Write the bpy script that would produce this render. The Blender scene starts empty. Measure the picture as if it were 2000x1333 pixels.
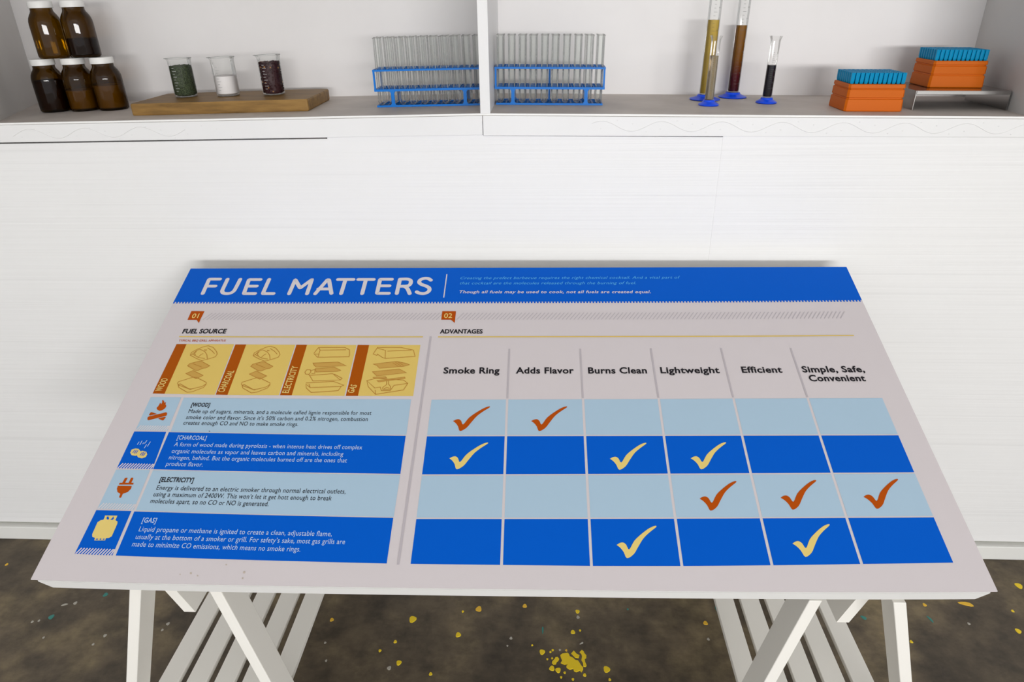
import bpy, math, random
from mathutils import Vector, Matrix
random.seed(7)
SC = bpy.context.scene
COL = SC.collection
PI = math.pi

# ---------------------------------------------------------------- camera
FPX = 1357.487; CX, CY = 1000.0, 666.5
YAW, PITCH, ROLL = -0.050989, 0.464557, -0.015507
CAM = Vector((0.0, -1.564156, 1.466298))
_f = Vector((math.sin(YAW)*math.cos(PITCH), math.cos(YAW)*math.cos(PITCH), -math.sin(PITCH)))
_r0 = Vector((math.cos(YAW), -math.sin(YAW), 0)); _u0 = _r0.cross(_f)
RIGHT = _r0*math.cos(ROLL) + _u0*math.sin(ROLL)
UP = -_r0*math.sin(ROLL) + _u0*math.cos(ROLL)
FWD = _f
cd = bpy.data.cameras.new('camera'); cam = bpy.data.objects.new('camera', cd); COL.objects.link(cam)
cd.sensor_fit = 'HORIZONTAL'; cd.sensor_width = 36.0; cd.lens = FPX*36.0/2000.0
cd.clip_start = 0.02; cd.clip_end = 100
M = Matrix.Identity(4)
for i in range(3):
    M[i][0] = RIGHT[i]; M[i][1] = UP[i]; M[i][2] = -FWD[i]; M[i][3] = CAM[i]
cam.matrix_world = M
cd.dof.use_dof = False
SC.camera = cam

# ---------------------------------------------------------------- world, light, exposure
W = bpy.data.worlds.new('sky'); SC.world = W; W.use_nodes = True
wn = W.node_tree.nodes; wl = W.node_tree.links
bg = wn['Background']; bg.inputs[0].default_value = (0.94, 0.97, 1.0, 1); bg.inputs[1].default_value = 0.86
SC.view_settings.view_transform = 'Standard'; SC.view_settings.look = 'None'
SC.view_settings.gamma = 1.0; SC.view_settings.use_curve_mapping = False
SC.view_settings.exposure = 0.44
ld = bpy.data.lights.new('doorway_daylight', 'AREA'); lo = bpy.data.objects.new('doorway_daylight', ld); COL.objects.link(lo)
ld.shape = 'RECTANGLE'; ld.size = 4.6; ld.size_y = 0.5; ld.energy = 196; ld.color = (1.0, .98, .96)
lo.location = (1.7, -7.0, 1.62); lo.rotation_euler = (PI/2, 0, math.radians(12))
SC.cycles.use_denoising = True
SC.cycles.max_bounces = 12; SC.cycles.diffuse_bounces = 6; SC.cycles.glossy_bounces = 8
SC.cycles.transmission_bounces = 10; SC.cycles.transparent_max_bounces = 40
SC.cycles.caustics_refractive = False; SC.cycles.caustics_reflective = False

# ---------------------------------------------------------------- placing helpers
def ray(px, py):
    return RIGHT*((px-CX)/FPX) - UP*((py-CY)/FPX) + FWD
def atY(px, py, Y):
    d = ray(px, py); return CAM + d*((Y-CAM.y)/d.y)
def atZ(px, py, Z):
    d = ray(px, py); return CAM + d*((Z-CAM.z)/d.z)
SHELF = ((-1.30, 1.2201), (-0.136, 1.234), (1.06, 1.2183))
def shelf_z(x):
    (a, za), (b, zb), (c, zc) = SHELF
    return za+(zb-za)*(x-a)/(b-a) if x < b else zb+(zc-zb)*(x-b)/(c-b)
def sh(px, py, dz=0.0):
    z = 1.228+dz
    for _ in range(6):
        p = atZ(px, py, z); z = shelf_z(p.x)+dz
    return p

# ---------------------------------------------------------------- materials
def mat(name, col, rough=0.5, spec=0.4, **k):
    m = bpy.data.materials.new(name); m.use_nodes = True
    b = m.node_tree.nodes['Principled BSDF']
    b.inputs['Base Color'].default_value = (*col, 1); b.inputs['Roughness'].default_value = rough
    b.inputs['Specular IOR Level'].default_value = spec
    for kk, v in k.items():
        b.inputs[kk.replace('_', ' ')].default_value = v
    return m
def N(m, t, **k):
    n = m.node_tree.nodes.new(t)
    for a, b in k.items(): setattr(n, a, b)
    return n
def L(m, a, b): m.node_tree.links.new(a, b)
def coords(m, scale, kind='Object'):
    tc = N(m, 'ShaderNodeTexCoord'); mp = N(m, 'ShaderNodeMapping'); mp.inputs['Scale'].default_value = scale
    L(m, tc.outputs[kind], mp.inputs[0]); return mp.outputs[0]
def noise(m, vec, scale, detail=4, rough=.55):
    n = N(m, 'ShaderNodeTexNoise'); n.inputs['Scale'].default_value = scale; n.inputs['Detail'].default_value = detail
    n.inputs['Roughness'].default_value = rough
    L(m, vec, n.inputs['Vector']); return n
def ramp(m, fac, stops):
    r = N(m, 'ShaderNodeValToRGB'); L(m, fac, r.inputs[0]); e = r.color_ramp.elements
    while len(e) < len(stops): e.new(.5)
    for i, (p, c) in enumerate(stops):
        e[i].position = p; e[i].color = (*c, 1)
    return r
def bump(m, h, strength, dist):
    b = N(m, 'ShaderNodeBump'); b.inputs['Strength'].default_value = strength; b.inputs['Distance'].default_value = dist
    L(m, h, b.inputs['Height']); return b
def PB(m): return m.node_tree.nodes['Principled BSDF']

def painted(name, col, stripes=0.0, dark=0.93):
    m = mat(name, col, .42, .35)
    v = coords(m, (1, 1, 1)); n = noise(m, v, 3.0, 5)
    c2 = tuple(x*dark for x in col)
    r = ramp(m, n.outputs[0], [(.35, c2), (.62, col)])
    L(m, r.outputs[0], PB(m).inputs['Base Color'])
    if stripes:
        v2 = coords(m, (0.55, 0.55, 90)); n2 = noise(m, v2, 1.0, 4, .6)
        r2 = ramp(m, n2.outputs[0], [(.34, (0, 0, 0)), (.42, (1, 1, 1))])
        mx = N(m, 'ShaderNodeMixRGB', blend_type='MULTIPLY'); mx.inputs[0].default_value = .045
        L(m, r.outputs[0], mx.inputs[1]); L(m, r2.outputs[0], mx.inputs[2]); L(m, mx.outputs[0], PB(m).inputs['Base Color'])
        L(m, bump(m, n2.outputs[0], stripes, .0015).outputs[0], PB(m).inputs['Normal'])
    return m
WALL = painted('white_wall_paint', (.84, .84, .84), .55, .985)
FASC = painted('fascia_paint', (.82, .82, .82), 0, .97)
CUB = painted('cabinet_paint', (.80, .785, .785), 0, .95)
TRIMM = painted('trim_paint', (.80, .80, .77), 0, .95)
SIDE_SHADE = painted('cabinet_side_shade_paint', (.62, .61, .60), 0, .93)  # cabinet paint darkened: the side panels' shade is put into the colour
RELIEF = mat('relief_paint', (.76, .76, .76), .5)
GAPM = mat('recess_paint', (.45, .45, .41), .7)
DARK = mat('gap_shadow_board', (.10, .09, .085), .9)
m = SHELFM = mat('shelf_top_paint', (.36, .32, .29), .55, .3)
n = noise(m, coords(m, (1, 1, 1)), 9, 5); r = ramp(m, n.outputs[0], [(.3, (.54, .49, .45)), (.7, (.67, .615, .57))])
L(m, r.outputs[0], PB(m).inputs['Base Color'])
m = FLOORM = mat('stained_concrete', (.06, .05, .035), .55, .35)
v = coords(m, (1, 1, 1))
n1 = noise(m, v, 3.2, 8, .62); n2 = noise(m, v, 11, 8, .65); n3 = noise(m, coords(m, (1, 2.5, 1)), 28, 5, .7)
r1 = ramp(m, n1.outputs[0], [(.30, (.046, .037, .028)), (.5, (.105, .083, .057)), (.70, (.235, .188, .108))])
r2 = ramp(m, n2.outputs[0], [(.35, (.50, .48, .47)), (.62, (1.25, 1.2, 1.1))])
r3 = ramp(m, n3.outputs[0], [(.35, (.85, .85, .85)), (.65, (1.1, 1.1, 1.1))])
a = N(m, 'ShaderNodeMixRGB', blend_type='MULTIPLY'); a.inputs[0].default_value = .85
L(m, r1.outputs[0], a.inputs[1]); L(m, r2.outputs[0], a.inputs[2])
b = N(m, 'ShaderNodeMixRGB', blend_type='MULTIPLY'); b.inputs[0].default_value = .6
L(m, a.outputs[0], b.inputs[1]); L(m, r3.outputs[0], b.inputs[2]); L(m, b.outputs[0], PB(m).inputs['Base Color'])
L(m, bump(m, n2.outputs[0], .25, .004).outputs[0], PB(m).inputs['Normal'])
TABLE = mat('white_lacquer', (.85, .85, .84), .35, .4)
TRES = mat('white_trestle_paint', (.87, .85, .80), .5, .3)
SHEET = mat('printed_sheet_white', (.66, .61, .625), .5, .1)
def ink(n, c): return mat(n, c, .5, .06)
BLUE = ink('ink_blue', (.0, .106, .60)); LBLUE = ink('ink_light_blue', (.41, .565, .70))
ORG = ink('ink_orange', (.46, .075, .002)); YEL = ink('ink_yellow', (.80, .62, .20)); PANY = ink('ink_panel_yellow', (.74, .54, .145))
BRN = ink('ink_brown', (.40, .085, .002)); BLK = ink('ink_black', (.018, .016, .02)); WINK = ink('ink_white', (.70, .66, .68))
GRY = ink('ink_grey', (.50, .46, .49)); CYN = ink('ink_cyan', (.10, .46, .85)); PALE = ink('ink_pale', (.52, .66, .86)); REDI = ink('ink_red', (.50, .10, .03))
LINE = ink('ink_line_brown', (.50, .24, .045)); TINT = ink('ink_tint_brown', (.60, .36, .085))
CAPM = mat('cap_white', (.82, .82, .80), .4)
BLUEP = mat('blue_plastic', (.0, .165, .60), .4, .25)
BASEB = mat('blue_base_plastic', (.0, .07, .80), .3, .5)
ORP = mat('orange_plastic', (.58, .120, .003), .42, .12)
TIPM = mat('tip_plastic', (.0, .27, .52), .4, .2)
STEEL = mat('brushed_steel', (.42, .41, .40), .2, .5, Metallic=1.0)
PAINTY = mat('splash_yellow', (.80, .58, .01), .5); PAINTO = mat('splash_orange', (.75, .45, .03), .5)
PAINTG = mat('splash_green', (.03, .20, .17), .5); PAINTW = mat('splash_white', (.38, .36, .31), .5)
m = WOOD = mat('board_wood', (.3, .16, .05), .5, .3)
v = coords(m, (3, 22, 22)); n = noise(m, v, 3, 6, .6)
r = ramp(m, n.outputs[0], [(.3, (.14, .075, .020)), (.55, (.25, .138, .036)), (.75, (.33, .19, .052))])
L(m, r.outputs[0], PB(m).inputs['Base Color'])
STAIN = mat('beige_stain', (.52, .45, .38), .6)
def glass(name, tint=(.985, .99, .985), edge=(.98, .98, .975), refl=.35):
    m = bpy.data.materials.new(name); m.use_nodes = True; nt = m.node_tree; nt.nodes.clear()
    out = N(m, 'ShaderNodeOutputMaterial'); tr = N(m, 'ShaderNodeBsdfTransparent'); gl = N(m, 'ShaderNodeBsdfGlossy')
    gl.inputs['Roughness'].default_value = .03
    lw = N(m, 'ShaderNodeLayerWeight'); lw.inputs[0].default_value = .35
    rp = ramp(m, lw.outputs['Facing'], [(.45, tint), (.97, edge)]); L(m, rp.outputs[0], tr.inputs[0])
    fr = N(m, 'ShaderNodeFresnel'); fr.inputs[0].default_value = 1.5
    mm = N(m, 'ShaderNodeMath', operation='MULTIPLY_ADD'); mm.inputs[1].default_value = .7; mm.inputs[2].default_value = 0.0
    L(m, fr.outputs[0], mm.inputs[0])
    mx = N(m, 'ShaderNodeMixShader'); L(m, mm.outputs[0], mx.inputs[0]); L(m, tr.outputs[0], mx.inputs[1]); L(m, gl.outputs[0], mx.inputs[2])
    L(m, mx.outputs[0], out.inputs[0]); return m
GLASS = glass('thin_clear_glass')
FROST = glass('thin_frosted_plastic', (.97, .97, .965), (.84, .84, .83))
AMBER = glass('amber_glass', (.36, .235, .02), (.04, .022, .003))
MARK = mat('print_mark', (.10, .10, .09), .6)
MARKW = mat('print_mark_white', (.45, .46, .45), .6)
HERB = mat('dried_herb', (.043, .058, .027), .9)
SALT = mat('white_salt', (.92, .88, .88), .9)
PEPPER = mat('peppercorn', (.035, .004, .008), .6)
m = HERB; n = noise(m, coords(m, (1, 1, 1)), 420, 3, .7); r = ramp(m, n.outputs[0], [(.40, (.018, .026, .012)), (.62, (.075, .100, .048))]); L(m, r.outputs[0], PB(m).inputs['Base Color'])
PEPB = mat('pale_peppercorn', (.45, .22, .07), .6)
AMBD = mat('dark_powder', (.05, .02, .008), .9); AMBP = mat('ochre_powder', (.56, .48, .08), .9)
def liquid(name, stops, tr=.45):
    m = mat(name, stops[0][1], .08, .5, Transmission_Weight=tr, IOR=1.33)
    tc = N(m, 'ShaderNodeTexCoord'); sp = N(m, 'ShaderNodeSeparateXYZ'); L(m, tc.outputs['Generated'], sp.inputs[0])
    r = ramp(m, sp.outputs[2], stops); L(m, r.outputs[0], PB(m).inputs['Base Color']); return m
LQY = liquid('yellow_liquid', [(0, (.58, .38, .05)), (1, (.68, .46, .08))], .15)
LQB = liquid('brown_red_liquid', [(0, (.06, .004, .012)), (.25, (.12, .008, .014)), (.5, (.26, .09, .008)), (1, (.36, .15, .012))], .35)
LQK = liquid('black_liquid', [(0, (.012, .010, .018)), (1, (.014, .012, .02))], 0)
LQC = liquid('pale_liquid', [(0, (.62, .55, .42)), (1, (.66, .56, .40))], .7)

# ---------------------------------------------------------------- mesh builder
class MB:
    def __init__(s): s.v = []; s.f = []
    def quad(s, pts):
        i = len(s.v); s.v += [tuple(p) for p in pts]; s.f.append(tuple(range(i, i+len(pts)))); return s
    def hexa(s, b, t):                       # bottom ring (ccw from above), top ring
        i = len(s.v); n = len(b); s.v += [tuple(p) for p in b]+[tuple(p) for p in t]
        s.f.append(tuple(i+k for k in reversed(range(n)))); s.f.append(tuple(i+n+k for k in range(n)))
        for k in range(n): s.f.append((i+k, i+(k+1) % n, i+n+(k+1) % n, i+n+k))
        return s
    def box(s, x0, y0, z0, x1, y1, z1, c=0.0):
        if c <= 0:
            return s.hexa([(x0, y0, z0), (x1, y0, z0), (x1, y1, z0), (x0, y1, z0)], [(x0, y0, z1), (x1, y0, z1), (x1, y1, z1), (x0, y1, z1)])
        def ring(z, q):
            return [(x0+q+c, y0+q, z), (x1-q-c, y0+q, z), (x1-q, y0+q+c, z), (x1-q, y1-q-c, z), (x1-q-c, y1-q, z), (x0+q+c, y1-q, z), (x0+q, y1-q-c, z), (x0+q, y0+q+c, z)]
        return s.loft([ring(z0, c), ring(z0+c, 0), ring(z1-c, 0), ring(z1, c)])
    def loft(s, rings, caps=(1, 1)):
        i = len(s.v); n = len(rings[0])
        for r in rings: s.v += [tuple(p) for p in r]
        for a in range(len(rings)-1):
            for k in range(n):
                s.f.append((i+a*n+k, i+a*n+(k+1) % n, i+(a+1)*n+(k+1) % n, i+(a+1)*n+k))
        if caps[0]: s.f.append(tuple(i+k for k in reversed(range(n))))
        if caps[1]: s.f.append(tuple(i+(len(rings)-1)*n+k for k in range(n)))
        return s
    def lathe(s, prof, n=28, c=(0, 0, 0), caps=(1, 1)):
        return s.loft([[(c[0]+r*math.cos(2*PI*k/n), c[1]+r*math.sin(2*PI*k/n), c[2]+z) for k in range(n)] for r, z in prof], caps)
    def bar(s, a, b, w, h, up=(0, 1, 0)):    # rectangular bar from a to b; w across, h along up
        a, b, up = Vector(a), Vector(b), Vector(up); d = (b-a).normalized(); x = d.cross(up).normalized(); y = x.cross(d)
        q = [(-w/2, -h/2), (w/2, -h/2), (w/2, h/2), (-w/2, h/2)]
        return s.hexa([a+x*p+y*r_ for p, r_ in q], [b+x*p+y*r_ for p, r_ in q])
    def build(s, name, m, parent=None, smooth=False, bevel=0.0, loc=None):
        me = bpy.data.meshes.new(name); me.from_pydata(s.v, [], s.f); me.materials.append(m); me.update()
        if smooth:
            for p in me.polygons: p.use_smooth = True
        o = bpy.data.objects.new(name, me); COL.objects.link(o); o.parent = parent
        if loc is not None: o.location = loc
        if smooth or bevel:
            me.validate()
        if smooth:
            me.set_sharp_from_angle(angle=math.radians(38))
        if bevel:
            md = o.modifiers.new('bevel', 'BEVEL'); md.width = bevel; md.segments = 2; md.limit_method = 'ANGLE'
        return o
def tag(o, label=None, cat=None, group=None, kind=None):
    if label: o['label'] = label
    if cat: o['category'] = cat
    if group: o['group'] = group
    if kind: o['kind'] = kind
    return o
def thing(name, label, cat, loc=(0, 0, 0), rz=0.0, group=None, kind=None):
    o = bpy.data.objects.new(name, None); COL.objects.link(o); o.location = loc; o.rotation_euler = (0, 0, rz)
    o.empty_display_size = .02
    return tag(o, label, cat, group, kind)
def dup(root, loc, rz=None, label=None, group=None):
    r = root.copy(); COL.objects.link(r); r.location = loc
    if rz is not None: r.rotation_euler = (0, 0, rz)
    if label: r['label'] = label
    if group: r['group'] = group
    for ch in list(root.children):
        c = ch.copy(); COL.objects.link(c); c.parent = r
        for g in ch.children:
            d = g.copy(); COL.objects.link(d); d.parent = c
    return r

# ================================================================ setting
og = MB().box(-9, -14, -.06, 9, -4.2, -.01).build('bounce_ground', mat('pale_bounce_ground', (.55, .54, .50), .8)); tag(og, 'unseen pale ground added outside the open front to bounce light', kind='structure')  # unseen pale ground, added for upward bounce light and reflections in the glass
fl = MB().box(-3, -4.2, -.05, 3, .1, 0).build('floor', FLOORM); tag(fl, 'dark brown stained concrete floor with spots of paint', kind='structure')
wb = thing('wall_back', 'white painted panelled wall behind the sign table', None, kind='structure')
MB().box(-3, .022, 0, 3, .10, 1.215).build('wall_core', DARK, wb)
def fz(x): return 1.1755+(1.1886-1.1755)*(x+1.55)/(1.4134) if x < -.136 else 1.1872+(1.1738-1.1872)*(x+.1354)/1.4854
def wpanel(xs, gaps, y0):
    rings = [[(x, y0, .058), (x, .022, .058), (x, .022, fz(x)-g), (x, y0, fz(x)-g)][::-1] for x, g in zip(xs, gaps)]
    MB().loft(rings[::-1]).build('wall_panel', WALL, wb)
wpanel((-3, -.484), (.0046, .0036), .0)
wpanel((-.484, -.1361, -.1359, .3852), (.0006, .0009, .0012, .0024), .0)
wpanel((.3853, 3), (.0003, .0003), -.0004)
MB().box(-3, .010, .0, 3, .022, .06).build('recess_strip', GAPM, wb)
# dark splintered chip at the panel top
MB().box(-.570, -.0008, 1.1822, -.487, .002, 1.1850).build('chip', DARK, wb)
MB().box(-3, .5, 1.215, 3, .6, 2.7).build('upper_wall', WALL, wb)
MB().box(-3, -.004, 1.72, 3, .5, 2.7).build('bulkhead', WALL, wb)
MB().box(-3, -.004, 1.15, -1.50, .5, 1.72).build('side_infill', WALL, wb)
MB().box(1.27, -.004, 1.15, 3, .5, 1.72).build('side_infill', WALL, wb)
for nm, x0, x1 in (('wall_left', -3.1, -3.0), ('wall_right', 3.0, 3.1)):
    tag(MB().box(x0, -4.2, 0, x1, .6, 2.7).build(nm, WALL), 'plain white side wall', kind='structure')
tag(MB().box(-3.1, -4.2, 2.7, 3.1, .6, 2.8).build('ceiling', WALL), 'plain white ceiling', kind='structure')
bb = MB().box(-3, -.012, 0, 3, .010, .047).build('baseboard_back', TRIMM, bevel=.002); tag(bb, 'low off-white strip along the foot of the wall', kind='structure')
def fascia(name, x0, x1, z0a, z0b, label):
    ta, tb = shelf_z(x0)-.0045, shelf_z(x1)-.0045
    mb = MB().hexa([(x0, -.006, z0a), (x1, -.006, z0b), (x1, .012, z0b), (x0, .012, z0a)], [(x0, -.006, ta), (x1, -.006, tb), (x1, .012, tb), (x0, .012, ta)])
    o = mb.build(name, FASC, bevel=.0012); return tag(o, label, kind='structure')
t1 = fascia('trim_1', -1.55, -.1366, 1.1755, 1.1886, 'white fascia board under the shelf, left of the joint')
t2 = fascia('trim_2', -.1354, 1.35, 1.1872, 1.1738, 'white fascia board under the shelf, right of the joint')
def tube(mb, pts, r, n=6):
    for a, b in zip(pts[:-1], pts[1:]):
        mb.bar(a, b, r*2, r*2, (0, 1, 0))
def scroll(x0, x1, par, zoff):
    mb = MB(); pts = []
    k = int((x1-x0)/.006)
    for i in range(k+1):
        x = x0+(x1-x0)*i/k; ph = (x-.09)/.128*2*PI
        pts.append((x, -.0062, shelf_z(x)-.0245+.0105*math.sin(ph)))
    i = len(mb.v)
    for px_, py_, pz_ in pts: mb.v += [(px_, -.0058, pz_-.0009), (px_, -.0066, pz_), (px_, -.0058, pz_+.0009)]
    for q in range(len(pts)-1):
        c = i+3*q; mb.f += [(c, c+3, c+4, c+1), (c+1, c+4, c+5, c+2)]
    x = x0
    while x < x1:
        for dx, dz in ((.02, -.006), (.055, .011), (.088, .004), (.118, -.013)):
            cx, cz = x+dx, shelf_z(x)-.0245+dz
            mb.box(cx-.0012, -.0068, cz-.001, cx+.0012, -.0058, cz+.001)
        x += .128
    o = mb.build('scroll_relief', RELIEF, par); o['kind'] = 'stuff'
scroll(.10, 1.02, t2, 0); scroll(-1.20, -.80, t1, 0)

# paint spots on the floor (children of the floor)
def spot(px, py, rx, m, name='paint_spot', ry=None, ang=0):
    c = atZ(px, py, 0.0006); r_ = rx*(c-CAM).length/FPX; n = 12; ry_ = (ry or rx)*(c-CAM).length/FPX*1.18
    ph = random.random()*6
    pts = []
    for k in range(n):
        a = 2*PI*k/n; q = 1+.12*math.sin(3*a+ph); x, y = r_*q*math.cos(a), ry_*q*math.sin(a)
        pts.append((x*math.cos(ang)-y*math.sin(ang), x*math.sin(ang)+y*math.cos(ang), 0.0))
    mb = MB(); mb.loft([[(p[0], p[1], -.0006) for p in pts], [(p[0]*.85, p[1]*.85, .0004) for p in pts]])
    return mb.build(name, m, fl, smooth=False, loc=c)
for px, py, r_, mm in ((648, 1211, 3.5, PAINTO), (806, 1210, 6.5, PAINTY), (935, 1190, 5.5, PAINTO), (904, 1195, 2.2, PAINTY), (1025, 1184, 4, PAINTO), (895, 1240.5, 4.8, PAINTY),
                       (1128, 1195, 3.8, PAINTY), (1119, 1235, 4, PAINTY), (1133, 1232, 2, PAINTY), (772, 1254, 3, PAINTY), (742, 1271.5, 2.6, PAINTY), (779, 1295, 4.6, PAINTY), (841, 1317, 3, PAINTY),
                       (760, 1305.5, 3.6, PAINTW), (1059, 1274, 5, PAINTY), (1185, 1308, 5.8, PAINTY), (1078, 1306, 4.8, PAINTY), (1090, 1309.5, 4.8, PAINTY), (1142, 1319, 3, PAINTY), (1191, 1328, 2.4, PAINTY),
                       (1119, 1327.5, 2.3, PAINTY), (1096, 1323.5, 2, PAINTY), (1103, 1314.5, 2.2, PAINTY), (1075, 1274, 2, PAINTY), (1079.5, 1270.5, 2.1, PAINTY), (1069, 1288, 1.8, PAINTY), (1078.5, 1286.5, 1.8, PAINTY),
                       (1106, 1271, 2.1, PAINTO), (1093.5, 1270, 2, PAINTW), (1378, 1217.5, 4, PAINTO), (1383.5, 1249, 2.4, PAINTW), (1039.5, 1261, 1.8, PAINTY), (998, 1247, 2.6, PAINTW), (991, 1262, 1.6, PAINTW),
                       (1990, 1144.5, 5, PAINTY), (1989, 1233, 4, PAINTY), (1978, 1194, 2.2, PAINTY), (1806, 1182, 3, PAINTO), (1892.5, 1219, 2.2, PAINTW), (1780, 1254, 2.5, PAINTY), (13, 1103, 2.2, PAINTO),
                       (206, 1162, 3.6, PAINTG), (100, 1205.5, 4, PAINTG), (147, 1178.5, 2.8, PAINTW), (63, 1215, 2, PAINTW), (76, 1213, 1.8, PAINTW), (182, 1259, 2, PAINTW), (85, 1246, 1.7, PAINTW), (328, 1219, 2.8, PAINTW),
                       (317, 1231, 2, PAINTW), (205, 1242, 2.6, PAINTW), (1226, 1190.5, 1.8, PAINTG), (1129, 1206, 3, PAINTW), (637, 1291, 2, PAINTW), (635, 1256, 2, PAINTW)):
    spot(px, py, r_, mm)
spot(126, 1181.5, 5, PAINTW, 'paint_smear', 1.6, .4); spot(1060, 1231, 1.6, PAINTG, 'paint_smear', 7); spot(1887, 1180, 11, PAINTO, 'paint_smear', 3.5, -.25)
spot(1687, 1207, 5, PAINTG, 'paint_smear', 3, -.8); spot(1400, 1191, 2, PAINTG, 'paint_smear', 6, .2); spot(1136, 1257, 4, PAINTW, 'paint_smear', 1.4, .6); spot(1817, 1210, 2, PAINTG, 'paint_smear', 6, .3)
def blot(crop):
    pts = [atZ(1040+x/11.11, 1230+y/11.11, 0.0) for x, y in crop]
    c = sum(pts, Vector())/len(pts)
    MB().loft([[(p.x-c.x, p.y-c.y, -.0004) for p in pts], [((p.x-c.x)*.98, (p.y-c.y)*.98, .0012) for p in pts]]).build('paint_splash', PAINTY, fl, loc=(c.x, c.y, .0003))
blot([(600, 560), (640, 530), (760, 510), (790, 540), (810, 590), (880, 620), (930, 670), (990, 680), (1030, 740), (1060, 790), (1100, 830), (1100, 880), (1060, 940), (1030, 900), (950, 935), (900, 910), (885, 860), (810, 880), (740, 840), (735, 800), (770, 765), (690, 770), (610, 735), (640, 680), (610, 600)][::-1])
blot([(840, 530), (895, 465), (950, 530), (1020, 570), (1000, 630), (930, 620), (890, 580)][::-1])
blot([(1020, 500), (1070, 450), (1110, 480), (1130, 530), (1170, 570), (1165, 630), (1135, 640), (1140, 710), (1175, 790), (1160, 820), (1105, 815), (1095, 730), (1060, 670), (1075, 590), (1060, 540)][::-1])
blot([(480, 650), (500, 610), (550, 605), (580, 650), (560, 690), (525, 715), (510, 765), (450, 770), (420, 735), (430, 700)][::-1])

# ================================================================ display cabinet (the niche with the shelf)
cab = thing('display_cabinet', 'white built-in display cabinet with taupe shelf and centre divider above the fascia', 'cabinet', (0, 0, 1.2))
def rel(p, o): return (p[0]-o[0], p[1]-o[1], p[2]-o[2])
O = (0, 0, 1.2)
BACKL, BACKR = (-1.37, .352), (1.045, .318)       # back wall, slightly skewed
def slab(x0, x1, y0, y1, t0, t1, m, name):
    a, b = shelf_z(x0), shelf_z(x1)
    MB().hexa([(x0, y0, a-t1-1.2), (x1, y0, b-t1-1.2), (x1, y1, b-t1-1.2), (x0, y1, a-t1-1.2)], [(x0, y0, a-t0-1.2), (x1, y0, b-t0-1.2), (x1, y1, b-t0-1.2), (x0, y1, a-t0-1.2)]).build(name, m, cab)
slab(-1.5, -.136, .0, .40, 0, .016, SHELFM, 'shelf_board'); slab(-.136, 1.27, .0, .40, 0, .016, SHELFM, 'shelf_board')
slab(-1.5, -.136, -.003, .0, .0, .0038, TABLE, 'shelf_edge'); slab(-.136, 1.27, -.003, .0, .0, .0038, TABLE, 'shelf_edge')
def wallslab(a, b, th, z0, z1, m, name, side=1):
    a, b = Vector((a[0], a[1], 0)), Vector((b[0], b[1], 0)); d = (b-a).normalized(); n = Vector((-d.y, d.x, 0))*th*side
    q = [a, b, b+n, a+n]
    if side < 0: q = q[::-1]
    MB().hexa([(p.x, p.y, z0-1.2) for p in q], [(p.x, p.y, z1-1.2) for p in q]).build(name, m, cab)
def lerp(a, b, t): return (a[0]+(b[0]-a[0])*t, a[1]+(b[1]-a[1])*t)
JX = (-1.128+1.37)/(1.045+1.37)
Jp = lerp(BACKL, BACKR, JX)
wallslab((BACKL[0]-.02, BACKL[1]+.004), Jp, .02, 1.20, 1.72, CUB, 'back_panel')
wallslab((Jp[0]+.0008, Jp[1]-.002), BACKR, .022, 1.20, 1.72, CUB, 'back_panel')
wallslab((-1.235, -.003), (BACKL[0], BACKL[1]+.004), .02, 1.20, 1.72, SIDE_SHADE, 'side_panel')
wallslab((1.012, -.003), (BACKR[0]-.0012, BACKR[1]), .02, 1.20, 1.72, SIDE_SHADE, 'side_panel', -1)
MB().box(-1.5, -.003, .5, 1.27, .42, .52).build('top_panel', CUB, cab)
zd = shelf_z(-.13)-1.2
MB().box(-.1406, -.004, zd-.001, -.1190, .352, .5).build('divider', FASC, cab, bevel=.001)
MB().box(-1.5, -.004, .0209, -1.2345, .0, .52).build('side_stile', CUB, cab)
MB().box(1.0125, -.004, .0190, 1.27, .0, .52).build('side_stile', CUB, cab)

# ================================================================ sign table
BO = Vector((-0.059916, -0.772492, 0.645129)); BYAW = 0.01454; TILT = 0.353239; BW, BD = 1.5, 0.748804
EX = Vector((math.cos(BYAW), math.sin(BYAW), 0)); EY = Vector((-math.sin(BYAW)*math.cos(TILT), math.cos(BYAW)*math.cos(TILT), math.sin(TILT))); EN = EX.cross(EY)
def sag(u, v): return -.0125*(1-min(1, abs(u)/.75)**3)*(1-v/BD)
def pb(px, py):
    d = ray(px, py); w = 0.0
    for _ in range(6):
        t = (w - (CAM-BO).dot(EN))/d.dot(EN); p = CAM+d*t-BO; u, v = p.dot(EX), p.dot(EY); w = sag(u, v)
    return (u, v)
tb = thing('sign_table', 'white tilted sign board on trestles reading FUEL MATTERS with a chart of check marks', 'sign', BO)
MR = Matrix.Identity(4)
for i in range(3): MR[i][0] = EX[i]; MR[i][1] = EY[i]; MR[i][2] = EN[i]; MR[i][3] = BO[i]
tb.matrix_world = MR
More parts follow.
